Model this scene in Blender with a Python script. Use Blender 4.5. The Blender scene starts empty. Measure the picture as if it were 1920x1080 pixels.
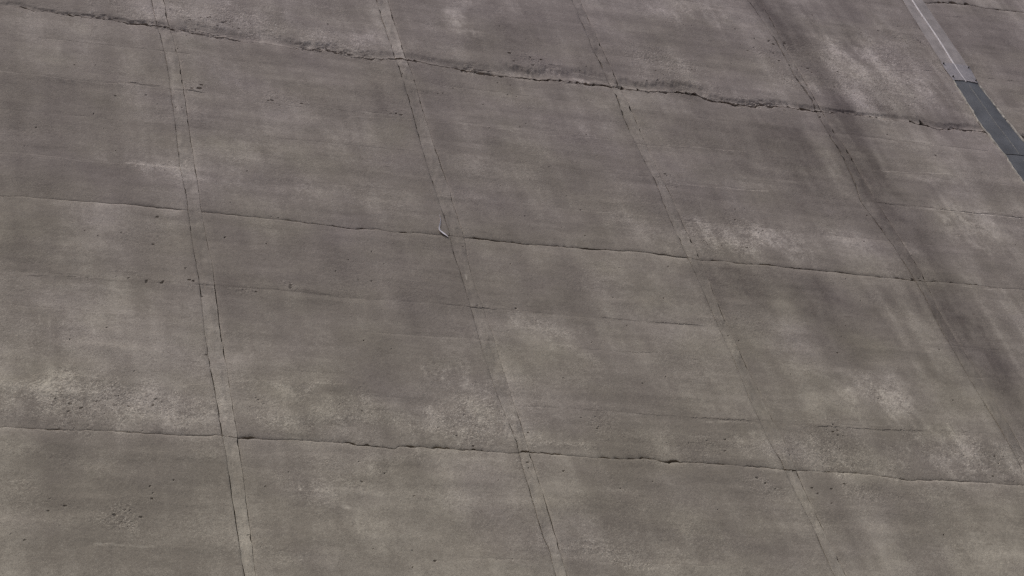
import bpy, math, random
import numpy as np
from mathutils import Matrix, Vector

# ------------------------------------------------------------------ camera
scene = bpy.context.scene
LENS_PX, AZ, PITCH, ROLL = 3653.71, 0.52565, 0.83496, -0.32124
CAM = Vector((-12.632, -41.765, 1.700))
fw = Vector((math.sin(AZ)*math.cos(PITCH), math.cos(AZ)*math.cos(PITCH), math.sin(PITCH)))
rt = Vector((math.cos(AZ), -math.sin(AZ), 0.0))
up = rt.cross(fw)
r2 = rt*math.cos(ROLL) + up*math.sin(ROLL)
u2 = up*math.cos(ROLL) - rt*math.sin(ROLL)
cd = bpy.data.cameras.new('camera')
cd.sensor_width = 36.0
cd.lens = LENS_PX/1920.0*36.0
cd.clip_start, cd.clip_end = 0.5, 3000.0
cam = bpy.data.objects.new('camera', cd)
scene.collection.objects.link(cam)
cam.matrix_world = Matrix(((r2.x, u2.x, -fw.x, CAM.x), (r2.y, u2.y, -fw.y, CAM.y), (r2.z, u2.z, -fw.z, CAM.z), (0, 0, 0, 1)))
scene.camera = cam

# ------------------------------------------------------------------ sky and sun (bright haze, high soft sun)
SUN_EL, SUN_AZ = math.radians(62.0), math.radians(222.0)     # azimuth clockwise from +Y
world = bpy.data.worlds.new('World'); scene.world = world; world.use_nodes = True
wn = world.node_tree; bg = wn.nodes['Background']
sky = wn.nodes.new('ShaderNodeTexSky'); sky.sky_type = 'NISHITA'; sky.sun_disc = False
sky.sun_elevation = SUN_EL; sky.sun_rotation = SUN_AZ; sky.air_density = 1.0; sky.dust_density = 4.0; sky.ozone_density = 1.0
wn.links.new(sky.outputs[0], bg.inputs[0]); bg.inputs[1].default_value = 0.07
sl = bpy.data.lights.new('sun', 'SUN'); sl.energy = 1.5; sl.angle = math.radians(10.0); sl.color = (1.0, 0.95, 0.88)
sun = bpy.data.objects.new('sun', sl); scene.collection.objects.link(sun)
sdir = Vector((math.sin(SUN_AZ)*math.cos(SUN_EL), math.cos(SUN_AZ)*math.cos(SUN_EL), math.sin(SUN_EL)))
sun.rotation_euler = (-sdir).to_track_quat('-Z', 'Y').to_euler(); sun.location = (0, -60, 160)
scene.view_settings.view_transform = 'Standard'; scene.view_settings.look = 'None'
scene.view_settings.gamma = 1.0; scene.view_settings.use_curve_mapping = False
scene.view_settings.exposure = 0.37
scene.render.engine = 'CYCLES'
scene.cycles.use_denoising = False          # keeps the fine grain of the concrete
scene.cycles.filter_width = 1.4
col = scene.collection

# ------------------------------------------------------------------ numpy noise
def vnoise(x, y, seed):
    tab = np.random.RandomState(seed).rand(256, 256).astype(np.float32)*2-1
    xi = np.floor(x).astype(np.int64); yi = np.floor(y).astype(np.int64)
    fx = (x-xi).astype(np.float32); fy = (y-yi).astype(np.float32)
    fx = fx*fx*(3-2*fx); fy = fy*fy*(3-2*fy)
    a = xi & 255; b = yi & 255; a1 = (xi+1) & 255; b1 = (yi+1) & 255
    return (tab[a, b]*(1-fx)+tab[a1, b]*fx)*(1-fy)+(tab[a, b1]*(1-fx)+tab[a1, b1]*fx)*fy
def fbm(x, y, seed, octv=4, gain=0.5):
    out = 0; amp = 1.0; tot = 0; c, s = 0.8, 0.6
    for k in range(octv):
        out = out+amp*vnoise(x+17.3*k, y-9.1*k, seed+k); tot += amp*amp; amp *= gain
        x, y = (x*c-y*s)*2.03, (x*s+y*c)*2.03
    return out/math.sqrt(tot)*1.6          # roughly unit spread
def sfbm(x, y, seed, octv=3, gain=0.5):     # keeps its axes: for streaks and boards
    out = 0; amp = 1.0; tot = 0
    for k in range(octv):
        out = out+amp*vnoise(x+13.7*k, y+5.9*k, seed+k); tot += amp*amp; amp *= gain
        x, y = x*1.97, y*2.05
    return out/math.sqrt(tot)*1.6
def smooth(e0, e1, x):
    t = np.clip((x-e0)/(e1-e0), 0, 1); return t*t*(3-2*t)

# ------------------------------------------------------------------ the wall laid out in metres: x = along, z = up, face at y = 0
# day joints between the lifts, from the top one down: (x, z)
JOINTS = [
 [(-20.0, 82.54), (20.0, 82.54), (40.90, 82.12), (42.10, 82.41), (43.26, 82.54), (44.74, 82.47), (46.92, 82.57), (62.0, 82.54)],
 [(-22.0, 70.15), (-6.56, 70.32), (-5.73, 70.40), (-5.17, 70.26), (-4.28, 70.23), (-3.44, 70.23), (-2.52, 70.29), (-1.37, 70.20), (-0.22, 70.22), (0.35, 70.03), (1.22, 70.08), (2.67, 70.00), (3.65, 69.94), (5.22, 69.93), (6.90, 70.01), (7.95, 69.76), (8.88, 69.80), (9.86, 70.01), (10.62, 69.93), (12.03, 69.82), (12.98, 69.77), (14.84, 69.71), (17.42, 69.83), (19.09, 69.80), (20.12, 69.84), (21.15, 69.84), (22.93, 70.08), (23.84, 70.13), (24.80, 69.82), (26.00, 69.76), (27.27, 70.01), (28.27, 70.07), (30.06, 69.95), (31.03, 70.10), (33.28, 70.10), (34.92, 70.15), (35.72, 70.00), (36.30, 69.80), (37.31, 70.12), (38.76, 70.08), (41.04, 70.06), (62.0, 70.15)],
 [(-22.0, 57.82), (-6.77, 57.76), (-5.99, 57.86), (-5.00, 57.86), (-3.70, 57.87), (-2.32, 57.96), (-0.55, 57.96), (0.94, 57.96), (2.26, 57.94), (3.65, 57.92), (5.11, 57.85), (6.06, 57.80), (6.90, 57.92), (7.42, 57.81), (8.19, 57.82), (8.35, 57.91), (9.10, 57.86), (9.74, 57.92), (10.37, 57.88), (11.23, 57.90), (12.18, 57.91), (12.67, 57.84), (13.71, 57.92), (15.77, 57.92), (17.75, 57.96), (19.57, 57.90), (20.14, 57.81), (21.12, 57.94), (21.89, 57.84), (23.09, 57.90), (24.35, 57.87), (26.25, 57.95), (27.71, 57.90), (29.02, 57.86), (30.34, 57.82), (31.39, 57.89), (32.94, 57.91), (33.93, 57.79), (35.12, 57.87), (62.0, 57.82)],
 [(-22.0, 46.14), (-6.96, 46.05), (-5.90, 46.07), (-4.94, 46.07), (-4.29, 46.15), (-3.10, 46.15), (-2.32, 46.14), (-1.27, 46.15), (-0.20, 46.23), (0.37, 46.13), (0.89, 46.15), (2.11, 46.22), (3.27, 46.23), (3.98, 46.21), (4.44, 46.12), (5.03, 46.12), (5.51, 46.08), (5.72, 46.22), (6.27, 46.24), (7.13, 46.25), (8.35, 46.24), (9.55, 46.20), (10.23, 46.23), (11.71, 46.23), (13.31, 46.17), (14.39, 46.22), (15.36, 46.13), (16.44, 46.18), (17.30, 46.14), (19.04, 46.16), (20.04, 46.04), (20.97, 46.10), (22.10, 46.13), (23.59, 46.07), (24.63, 45.95), (25.47, 46.00), (27.25, 46.01), (28.96, 45.93), (62.0, 46.14)],
]
TOPZ, LOWZ, BASEZ = 94.0, 46.14-12.0, 46.14-24.0
# upright joint strips between the blocks: left edge and right edge
STRIPS = [
 ([(-10.2, 20), (-10.2, 95)], [(-9.7, 20), (-9.7, 95)]),
 ([(-0.44, 72.23), (-0.36, 70.48), (-0.18, 67.60), (-0.18, 65.49), (-0.21, 62.62), (-0.25, 60.34), (-0.15, 58.30), (-0.19, 56.61), (-0.17, 54.71), (-0.16, 53.84), (-0.19, 52.61), (-0.21, 51.03), (-0.20, 49.35), (-0.17, 48.32), (-0.15, 47.14), (-0.15, 46.33), (-0.10, 45.52), (-0.11, 44.27), (-0.11, 43.06), (-0.09, 41.74), (-0.09, 40.31)],
  [(0.10, 72.36), (0.13, 70.59), (0.34, 67.71), (0.35, 65.08), (0.32, 62.23), (0.34, 59.87), (0.32, 58.15), (0.35, 56.69), (0.40, 55.00), (0.37, 53.04), (0.35, 51.09), (0.38, 49.41), (0.35, 48.37), (0.37, 46.77), (0.34, 45.41), (0.34, 44.14), (0.33, 42.77), (0.30, 41.61), (0.26, 40.32)]),
 ([(9.68, 74.71), (9.69, 71.81), (9.72, 70.55), (9.73, 69.41), (9.76, 67.74), (9.73, 65.95), (9.70, 64.55), (9.67, 62.72), (9.71, 61.07), (9.73, 60.39), (9.77, 58.18), (9.68, 56.88), (9.72, 55.81), (9.72, 54.79), (9.71, 53.79), (9.69, 52.40), (9.66, 51.62), (9.68, 50.69), (9.70, 49.86), (9.74, 48.77), (9.79, 47.90), (9.88, 46.61), (9.82, 45.49), (9.81, 44.43), (9.77, 42.92), (9.79, 42.23), (9.86, 41.61), (9.83, 40.71)],
  [(10.24, 74.85), (10.22, 72.10), (10.21, 70.66), (10.29, 69.04), (10.25, 66.28), (10.24, 64.54), (10.27, 62.83), (10.35, 60.97), (10.32, 60.27), (10.34, 58.27), (10.25, 57.28), (10.15, 55.77), (10.14, 54.75), (10.21, 53.64), (10.22, 52.26), (10.23, 51.03), (10.24, 50.19), (10.25, 48.47), (10.28, 47.49), (10.24, 45.95), (10.24, 45.12), (10.25, 44.14), (10.25, 42.86), (10.23, 42.27), (10.21, 40.72)]),
 ([(19.57, 77.14), (19.52, 74.36), (19.54, 72.46), (19.55, 70.57), (19.60, 69.32), (19.57, 68.50), (19.55, 66.88), (19.59, 65.59), (19.60, 64.45), (19.66, 62.96), (19.65, 62.11), (19.61, 60.67), (19.62, 59.13), (19.62, 58.01), (19.65, 55.87), (19.65, 53.97), (19.65, 51.84), (19.60, 49.94), (19.60, 47.43), (19.72, 46.55), (19.75, 44.88), (19.81, 43.54), (19.79, 42.38), (19.80, 41.11)],
  [(20.00, 77.25), (20.01, 75.25), (20.03, 73.00), (20.03, 71.39), (20.02, 70.12), (20.10, 68.76), (20.13, 67.15), (20.07, 65.56), (20.04, 63.76), (20.13, 62.66), (20.14, 61.32), (20.17, 60.40), (20.17, 59.11), (20.15, 57.98), (20.15, 57.31), (20.05, 55.34), (20.07, 53.86), (20.10, 51.62), (20.14, 49.78), (20.15, 48.57), (20.25, 47.83), (20.18, 46.66), (20.19, 45.87), (20.14, 45.00), (20.15, 44.06), (20.18, 42.89), (20.26, 41.13)]),
 ([(29.58, 79.61), (29.75, 77.53), (29.85, 75.32), (29.76, 72.69), (29.92, 70.83), (29.77, 69.38), (29.83, 67.15), (29.76, 64.89), (29.48, 63.03), (29.77, 60.95), (29.88, 59.52), (29.94, 58.26), (29.91, 56.40), (29.79, 54.40), (29.79, 52.30), (29.84, 49.67), (29.87, 46.93)],
  [(30.26, 79.77), (30.29, 77.66), (30.15, 75.06), (30.19, 72.78), (30.16, 70.45), (30.12, 68.86), (30.27, 67.10), (30.27, 64.82), (30.30, 62.89), (30.42, 60.82), (30.48, 58.33), (30.21, 56.10), (30.24, 54.13), (30.35, 52.36), (30.34, 49.71), (30.35, 47.25)]),
 ([(39.14, 20), (39.14, 68.13), (38.95, 70.69), (39.09, 74.36), (39.05, 75.43), (39.35, 82.01)],
  [(40.72, 20), (40.72, 69.52), (40.55, 71.57), (40.39, 74.53), (40.59, 76.34), (40.63, 82.32)]),
 ([(50.0, 20), (50.0, 95)], [(50.6, 20), (50.6, 95)]),
]
def curve_x(pts):
    a = np.array(sorted(pts, key=lambda p: p[1])); return a[:, 1], a[:, 0]
def curve_z(pts):
    a = np.array(sorted(pts, key=lambda p: p[0])); return a[:, 0], a[:, 1]
JZ = [curve_z(j) for j in JOINTS]
SX = [(curve_x(a), curve_x(b)) for a, b in STRIPS]
def joint_z(k, x):
    if k == -1: return np.full_like(x, TOPZ)
    if k == 4: return np.full_like(x, LOWZ)
    if k == 5: return np.full_like(x, BASEZ)
    z = np.interp(x, *JZ[k])
    amp = 2.0 if k == 1 else 1.0
    z = z+amp*(0.022*vnoise(x*3.1, x*0+3.3*k, 60+k)+0.020*vnoise(x*8.7, x*0+1.7*k, 70+k))
    return z
def strip_x(k, side, z):
    return np.interp(z, *SX[k][side])+0.008*vnoise(z*2.3, z*0+k*3+side, 80)

# how wide each day joint stands open along its length: (x from, x to, opening)
OPEN = {0: [(40.90, 44.06, .10), (44.79, 47.04, .06)],
        1: [(-5.94, -5.28, .10), (-4.49, 0.41, .11), (0.84, 3.49, .05), (3.60, 5.52, .09), (6.71, 7.35, .20),
            (9.68, 10.85, .13), (11.80, 13.10, .08), (15.91, 19.69, .11), (19.69, 21.91, .17), (22.53, 23.97, .16),
            (24.74, 26.25, .10), (28.18, 31.23, .13), (31.78, 33.47, .13), (34.86, 36.36, .24), (36.54, 37.42, .15)],
        2: [(3.31, 5.51, .07), (5.61, 8.40, .10), (10.52, 13.11, .07), (13.55, 16.23, .07), (19.96, 22.20, .10), (22.20, 23.63, .07),
            (24.11, 27.06, .055), (28.02, 31.82, .08), (32.35, 33.84, .06)],
        3: [(-6.96, -4.89, .045), (-3.35, -2.10, .05), (0.09, 0.94, .11), (3.75, 5.61, .10), (5.64, 6.49, .10), (6.72, 8.58, .10),
            (9.89, 12.28, .07), (12.47, 15.72, .08), (16.84, 18.68, .055), (19.69, 20.15, .13), (20.32, 25.47, .05)]}
def opening(k, x):
    g = (0.03 if k == 1 else 0.006)+(0.03 if k == 1 else 0.02)*np.clip(vnoise(x*0.9, x*0+k, 90+k)+.2, 0, 1)
    if k in OPEN:
        for a, b, w in OPEN[k]:
            m = smooth(a-.15, a+.15, x)*(1-smooth(b-.15, b+.15, x))
            g = np.maximum(g, (1.5 if k <= 1 else 0.95)*m*w*np.clip(0.46+0.6*vnoise(x*2.3, x*0+7.7, 100+k)+0.8*vnoise(x*6.5, x*0+2.1, 110+k), 0.06, 1.5))
    return g

# ------------------------------------------------------------------ relief and weathering of the face
# soft patches: (where, half width, half height in metres, lightness in stops, roughness of the surface)
PATCH = [
 ((22.01, 59.44), 2.89, 1.54, 0.35712, 0.72),
 ((21.22, 59.96), 0.96, 0.71, 0.18, 0.64),
 ((-4.17, 47.59), 4.64, 1.50, 0.19584, 0.8),
 ((-5.96, 47.92), 1.64, 0.95, 0.19584, 0.8),
 ((8.26, 47.85), 2.61, 2.17, 0.19584, 0.72),
 ((7.91, 49.96), 1.16, 1.10, 0.2, 0.4),
 ((12.34, 52.84), 1.66, 1.19, 0.36, 0.5),
 ((25.11, 50.58), 1.94, 1.79, 0.42, 0.5),
 ((25.28, 49.86), 1.02, 0.88, 0.25, 0.5),
 ((28.33, 47.39), 3.14, 1.55, 0.2592, 0.72),
 ((29.08, 47.02), 1.14, 0.98, 0.18, 0.72),
 ((32.72, 72.50), 5.26, 3.22, 0.20736, 0.72),
 ((36.72, 75.89), 3.96, 3.16, 0.2, 0.7),
 ((32.90, 76.00), 2.29, 2.62, 0.2, 0.6),
 ((7.47, 70.76), 2.83, 1.46, 0.288, 0.7),
 ((2.77, 71.54), 3.75, 1.61, 0.16128, 0.8),
 ((23.98, 77.51), 1.73, 1.06, 0.3, 0.3),
 ((26.32, 77.83), 1.76, 1.21, 0.28, 0.3),
 ((13.46, 74.51), 0.77, 1.80, 0.38, 0.2),
 ((13.75, 73.47), 0.64, 0.88, 0.3, 0.2),
 ((34.65, 61.85), 1.65, 1.59, 0.45, 0.4),
 ((34.09, 62.41), 0.82, 0.69, 0.25, 0.3),
 ((22.83, 72.65), 3.03, 1.55, 0.1296, 0.72),
 ((2.72, 43.99), 1.63, 1.41, 0.3, 0.5),
 ((3.69, 43.58), 0.51, 0.70, 0.2, 0.3),
 ((6.85, 59.76), 0.95, 1.01, 0.3, 0.3),
 ((4.34, 59.59), 0.93, 1.17, 0.28, 0.2),
 ((2.11, 61.41), 1.44, 1.20, 0.18, 0.3),
 ((21.97, 47.06), 1.60, 1.04, 0.1584, 0.72),
 ((13.05, 50.74), 1.02, 1.43, 0.22, 0.3),
 ((26.14, 42.11), 1.68, 1.25, 0.22, 0.2),
 ((4.94, 42.28), 1.54, 0.68, 0.22, 0.4),
 ((-3.50, 42.39), 0.94, 0.76, 0.0864, 0.72),
 ((1.45, 47.53), 1.41, 1.01, 0.1296, 0.8),
 ((12.00, 41.59), 2.94, 0.58, 0.1152, 0.64),
 ((-1.22, 71.41), 2.88, 0.91, 0.1584, 0.72),
 ((2.70, 48.93), 2.18, 0.40, 0.22, 0.5),
 ((-0.98, 60.54), 2.39, 0.40, 0.22, 0.5),
 ((16.52, 70.23), 3.34, 0.29, 0.3, 0.5),
 ((23.83, 70.68), 2.04, 0.47, 0.1728, 0.64),
 ((-4.60, 52.99), 3.02, 0.34, 0.12, 0.2),
 ((16.88, 60.36), 2.11, 0.88, 0.12, 0.2),
 ((12.14, 63.52), 1.38, 1.10, 0.1, 0.2),
 ((11.27, 46.79), 1.93, 0.52, 0.1, 0.6),
 ((24.14, 59.32), 1.48, 0.88, 0.22, 0.3),
 ((32.70, 65.50), 3.38, 0.32, 0.22, 0.3),
 ((26.78, 61.13), 1.02, 0.92, 0.25, 0.4),
 ((28.09, 60.60), 1.54, 0.91, 0.2, 0.3),
 ((15.92, 75.33), 1.32, 0.91, 0.2, 0.2),
 ((17.52, 66.38), 1.49, 0.39, 0.15, 0.2),
 ((30.50, 60.22), 0.78, 0.44, 0.25, 0.2),
 ((8.90, 62.95), 1.34, 0.54, 0.12, 0.2),
 ((6.38, 63.58), 1.53, 0.54, 0.12, 0.2),
 ((28.38, 55.12), 1.97, 0.66, 0.1, 0.2),
 ((-5.10, 44.85), 2.56, 0.35, 0.12, 0.3),
 ((-5.76, 54.83), 1.07, 1.02, 0.1, 0.2),
 ((4.67, 45.31), 3.58, 0.37, 0.12, 0.4),
 ((12.97, 45.13), 2.90, 0.50, 0.1, 0.3),
 ((33.79, 57.11), 1.57, 0.52, 0.15, 0.2),
 ((40.43, 76.69), 1.95, 1.95, 0.1, 0.3),
 ((1.61, 40.80), 0.97, 0.32, 0.2, 0.4),
 ((19.42, 47.69), 1.05, 0.69, 0.2, 0.3),
 ((31.56, 77.13), 1.22, 3.39, -0.231, 0.2),
 ((30.40, 78.81), 1.22, 1.49, -0.1375, 0.2),
 ((30.53, 67.56), 1.11, 2.90, -0.231, 0.2),
 ((30.56, 64.56), 1.09, 1.77, -0.22, 0.3),
 ((30.55, 60.95), 0.92, 1.84, -0.1375, 0.2),
 ((31.21, 53.17), 1.36, 2.40, -0.231, 0.2),
 ((30.88, 55.74), 1.26, 1.51, -0.198, 0.2),
 ((25.06, 66.38), 4.55, 2.20, -0.26, 0.2),
 ((23.62, 67.52), 2.12, 1.63, -0.12, 0.2),
 ((21.78, 56.63), 2.60, 1.33, -0.36, 0.3),
 ((20.68, 56.82), 1.16, 0.83, -0.2, 0.4),
 ((-4.36, 63.16), 4.00, 2.62, -0.14, 0.15),
 ((-1.56, 66.43), 2.52, 1.50, -0.14, 0.2),
 ((14.82, 72.63), 2.31, 1.74, -0.24, 0.2),
 ((16.36, 70.61), 4.39, 0.30, -0.15, 0.1),
 ((2.91, 53.35), 3.86, 2.91, -0.12, 0.1),
 ((3.71, 56.45), 3.61, 1.25, -0.1, 0.1),
 ((8.24, 66.92), 4.67, 1.75, -0.16, 0.2),
 ((24.79, 75.57), 5.80, 1.40, -0.15, 0.2),
 ((27.67, 56.36), 5.01, 1.85, -0.2, 0.1),
 ((26.03, 63.24), 3.66, 2.66, -0.2, 0.15),
 ((10.50, 48.44), 1.17, 0.67, -0.16, 0.3),
 ((28.99, 78.96), 1.82, 0.99, -0.2, 0.2),
 ((7.38, 73.28), 1.45, 0.87, -0.1, 0.3),
 ((-4.32, 51.38), 2.62, 1.63, -0.08, 0.1),
 ((12.54, 55.45), 3.23, 1.26, -0.06, 0.1),
 ((6.85, 51.52), 2.54, 1.42, -0.08, 0.1),
 ((32.48, 55.93), 2.31, 1.35, -0.121, 0.2),
 ((44.99, 81.79), 2.09, 1.59, -0.22, 0.3),
 ((40.27, 79.89), 1.66, 1.54, -0.2, 0.2),
 ((43.68, 79.66), 2.39, 1.80, -0.15, 0.2),
 ((5.46, 69.49), 3.01, 0.40, -0.2, 0.2),
 ((33.20, 70.82), 3.55, 0.61, -0.25, 0.6),
 ((22.22, 70.57), 1.88, 0.60, -0.25, 0.3),
 ((2.56, 42.83), 1.68, 0.57, -0.08, 0.2),
 ((14.92, 42.55), 2.87, 0.72, -0.06, 0.3),
 ((24.52, 43.28), 2.53, 1.02, -0.06, 0.1),
 ((-6.10, 43.00), 1.54, 0.88, -0.08, 0.3),
 ((24.36, 53.40), 2.81, 0.94, -0.16, 0.1),
 ((23.88, 55.90), 2.39, 0.82, -0.16, 0.1),
 ((18.99, 72.03), 1.32, 1.74, -0.15, 0.3),
 ((12.34, 58.32), 3.55, 0.50, -0.08, 0.1),
 ((1.36, 56.43), 1.56, 1.24, -0.06, 0.1),
 ((-2.85, 47.41), 5.14, 1.12, 0.15, 0.6),
 ((5.37, 47.35), 4.83, 1.16, 0.13, 0.6),
 ((20.65, 46.96), 9.15, 1.09, 0.1, 0.5),
 ((-4.97, 48.21), 3.01, 0.75, 0.15, 0.6),
 ((9.18, 49.53), 2.74, 1.64, 0.14, 0.4),
 ((27.11, 47.72), 3.64, 1.13, 0.15, 0.5),
 ((34.59, 73.56), 4.91, 3.22, 0.15, 0.6),
 ((23.31, 59.73), 3.71, 1.24, 0.16, 0.4),
 ((30.53, 78.35), 1.03, 1.72, -0.187, 0.3),
 ((30.65, 76.21), 1.02, 1.91, -0.187, 0.3),
 ((30.86, 74.24), 1.00, 1.85, -0.176, 0.3),
 ((31.21, 72.41), 0.87, 1.57, -0.1375, 0.3),
 ((30.75, 68.64), 1.01, 1.90, -0.176, 0.2),
 ((30.63, 66.56), 1.05, 1.83, -0.187, 0.2),
 ((30.65, 64.30), 0.98, 1.57, -0.165, 0.2),
 ((30.62, 62.26), 0.80, 1.51, -0.132, 0.2),
 ((30.71, 59.35), 0.78, 1.43, -0.11, 0.2),
 ((30.76, 56.74), 0.96, 1.54, -0.143, 0.2),
 ((30.93, 55.02), 1.00, 1.49, -0.154, 0.2),
 ((31.06, 53.22), 1.03, 1.44, -0.176, 0.2),
 ((31.22, 51.85), 0.87, 1.09, -0.1375, 0.2),
 ((25.20, 66.80), 5.68, 3.02, -0.18, 0.15),
 ((22.40, 56.38), 4.05, 1.65, -0.2, 0.2),
 ((34.48, 77.80), 0.37, 3.44, -0.25, 0.3),
 ((36.81, 79.09), 0.45, 3.02, -0.22, 0.3),
 ((32.72, 77.89), 0.37, 2.94, -0.15, 0.3),
 ((34.23, 74.88), 0.30, 2.35, -0.15, 0.4),
 ((37.83, 78.57), 0.45, 2.00, -0.15, 0.3),
 ((26.29, 75.92), 0.40, 2.82, -0.12, 0.2),
 ((21.87, 74.90), 0.44, 2.75, -0.1, 0.2),
 ((15.44, 74.31), 0.52, 2.25, -0.12, 0.2),
 ((24.86, 54.72), 2.86, 1.61, -0.1, 0.1),
 ((4.34, 55.31), 5.23, 2.75, -0.07, 0.1),
 ((-1.78, 63.13), 6.20, 3.17, -0.06, 0.1),
 ((29.49, 56.59), 4.06, 2.04, -0.055, 0.1),
 ((4.26, 65.75), 0.85, 0.34, -0.06, 0.6),
 ((9.00, 65.77), 0.65, 0.34, -0.06, 0.6),
 ((1.02, 65.99), 0.69, 0.51, -0.06, 0.6),
 ((0.38, 68.38), 0.42, 0.35, -0.06, 0.6),
 ((15.91, 71.36), 0.93, 0.64, -0.06, 0.6),
 ((16.44, 70.97), 1.66, 0.45, -0.06, 0.6),
 ((29.10, 75.06), 1.33, 0.98, -0.033, 0.6),
 ((31.32, 73.70), 1.34, 0.55, -0.033, 0.6),
 ((37.50, 77.75), 1.25, 1.04, -0.06, 0.6),
 ((38.45, 77.82), 1.05, 0.37, -0.06, 0.6),
 ((21.79, 70.91), 1.04, 0.32, -0.06, 0.6),
 ((22.66, 71.17), 1.40, 0.58, -0.06, 0.6),
 ((20.36, 63.44), 0.71, 0.45, -0.06, 0.6),
 ((25.45, 69.95), 1.06, 0.45, -0.06, 0.6),
 ((-2.60, 53.70), 0.94, 0.22, -0.06, 0.6),
 ((-2.06, 53.77), 0.95, 0.22, -0.06, 0.6),
 ((-0.40, 53.87), 0.29, 0.17, -0.06, 0.6),
 ((1.07, 53.70), 0.98, 0.26, -0.06, 0.6),
 ((3.10, 54.02), 0.50, 0.27, -0.06, 0.6),
 ((10.06, 53.68), 0.80, 0.23, -0.06, 0.6),
 ((11.52, 53.79), 0.67, 0.18, -0.06, 0.6),
 ((-3.49, 42.60), 0.82, 0.82, -0.06, 0.6),
 ((17.18, 47.24), 1.33, 1.01, -0.06, 0.6),
 ((22.34, 48.05), 1.41, 1.05, -0.06, 0.6),
 ((22.55, 45.23), 1.37, 0.55, -0.06, 0.6),
 ((18.71, 45.04), 0.79, 0.70, -0.06, 0.6),
 ((10.61, 47.26), 0.62, 0.31, -0.06, 0.6),
 ((9.76, 41.72), 0.32, 0.48, -0.06, 0.6),
 ((9.95, 45.68), 0.49, 0.95, -0.06, 0.6),
 ((13.28, 47.74), 0.64, 1.00, -0.06, 0.6),
 ((23.11, 60.59), 1.60, 1.61, -0.06, 0.6),
 ((30.91, 75.32), 1.55, 1.41, -0.033, 0.6),
 ((2.96, 71.17), 1.48, 0.75, -0.06, 0.6),
 ((7.36, 69.99), 0.76, 0.49, -0.06, 0.6),
 ((10.62, 69.93), 0.78, 0.25, -0.06, 0.6),
 ((20.87, 58.86), 1.24, 1.29, -0.06, 0.6),
 ((29.57, 57.96), 0.99, 0.31, -0.033, 0.6),
 ((30.82, 75.07), 1.79, 5.62, -0.077, 0.2),
 ((30.60, 66.35), 1.80, 5.27, -0.088, 0.2),
 ((30.83, 60.99), 1.59, 4.06, -0.077, 0.2),
 ((30.83, 55.07), 1.63, 4.31, -0.099, 0.2),
 ((30.88, 50.35), 1.19, 2.42, -0.066, 0.2),
]
# shallow form lines in the lifts: points, kind (+1 upper form stands out, -1 lower form stands out), step in metres
FORMS = [
 ([(-6.64, 65.58), (-4.46, 65.57), (-2.85, 65.54), (-1.40, 65.72)], -1, 0.05),
 ([(-2.02, 65.78), (-0.15, 65.79), (1.20, 65.66)], 1, 0.06),
 ([(-6.59, 68.28), (-4.14, 68.34), (-1.64, 68.40)], 1, 0.025),
 ([(-6.73, 60.21), (-5.41, 60.44), (-3.90, 60.31), (-0.99, 60.48), (-0.20, 60.48)], -1, 0.045),
 ([(3.20, 65.54), (5.79, 65.49), (8.94, 65.72)], 1, 0.035),
 ([(7.07, 65.17), (9.34, 65.42), (12.59, 65.61), (13.95, 65.45)], -1, 0.045),
 ([(13.93, 65.37), (15.85, 65.49), (17.82, 65.66)], -1, 0.03),
 ([(20.82, 65.81), (23.11, 65.91), (24.93, 66.00)], -1, 0.05),
 ([(20.21, 62.94), (22.42, 62.96), (24.99, 63.19)], -1, 0.055),
 ([(31.13, 65.64), (33.42, 65.90), (35.12, 65.99)], -1, 0.05),
 ([(30.16, 63.22), (32.26, 63.16), (34.42, 63.15), (37.77, 63.23)], 1, 0.06),
 ([(31.74, 63.20), (34.38, 63.06), (37.73, 63.14)], -1, 0.06),
 ([(-6.84, 53.46), (-4.21, 53.66), (-2.97, 53.62), (-0.05, 53.71)], 1, 0.04),
 ([(-0.05, 53.71), (3.00, 54.01), (4.37, 53.76)], 1, 0.02),
 ([(8.86, 53.78), (10.07, 53.71), (10.68, 53.69)], 1, 0.05),
 ([(11.23, 53.88), (12.04, 53.80)], 1, 0.05),
 ([(14.83, 53.79), (15.81, 53.75), (18.86, 53.73)], 1, 0.04),
 ([(13.61, 51.86), (16.44, 51.89)], 1, 0.03),
 ([(12.76, 48.58), (15.17, 48.51), (18.21, 48.49), (19.21, 48.52)], 1, 0.04),
 ([(17.97, 48.39), (19.23, 48.38)], -1, 0.05),
 ([(20.73, 48.40), (22.57, 48.49), (24.27, 48.49), (26.47, 48.60)], 1, 0.05),
 ([(27.28, 48.38), (29.74, 48.43)], -1, 0.05),
 ([(-4.33, 41.38), (-2.64, 41.31)], -1, 0.06),
 ([(7.26, 61.88), (8.29, 61.99)], 1, 0.05),
 ([(32.10, 61.10), (34.18, 61.40)], -1, 0.04),
 ([(40.99, 75.03), (43.48, 75.17)], 1, 0.06),
 ([(35.28, 74.54), (38.98, 75.28)], 1, 0.04),
 ([(1.34, 49.58), (4.26, 49.60)], 1, 0.02),
 ([(-6.92, 48.59), (-5.61, 48.57), (-4.28, 48.62)], -1, 0.04),
 ([(3.95, 52.61), (7.83, 52.60)], 1, 0.015),
 ([(11.74, 52.04), (13.78, 51.97)], -1, 0.02),
 ([(2.61, 60.48), (4.25, 60.48), (5.92, 60.52)], 1, 0.015),
 ([(-1.93, 48.36), (1.27, 49.00), (4.17, 49.01)], -1, 0.03),
 ([(40.28, 80.67), (42.35, 81.00)], 1, 0.05),
 ([(15.58, 71.55), (16.75, 71.21), (17.70, 70.98)], 1, 0.05),
 ([(16.91, 70.82), (19.43, 70.50)], -1, 0.05),
]
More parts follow.
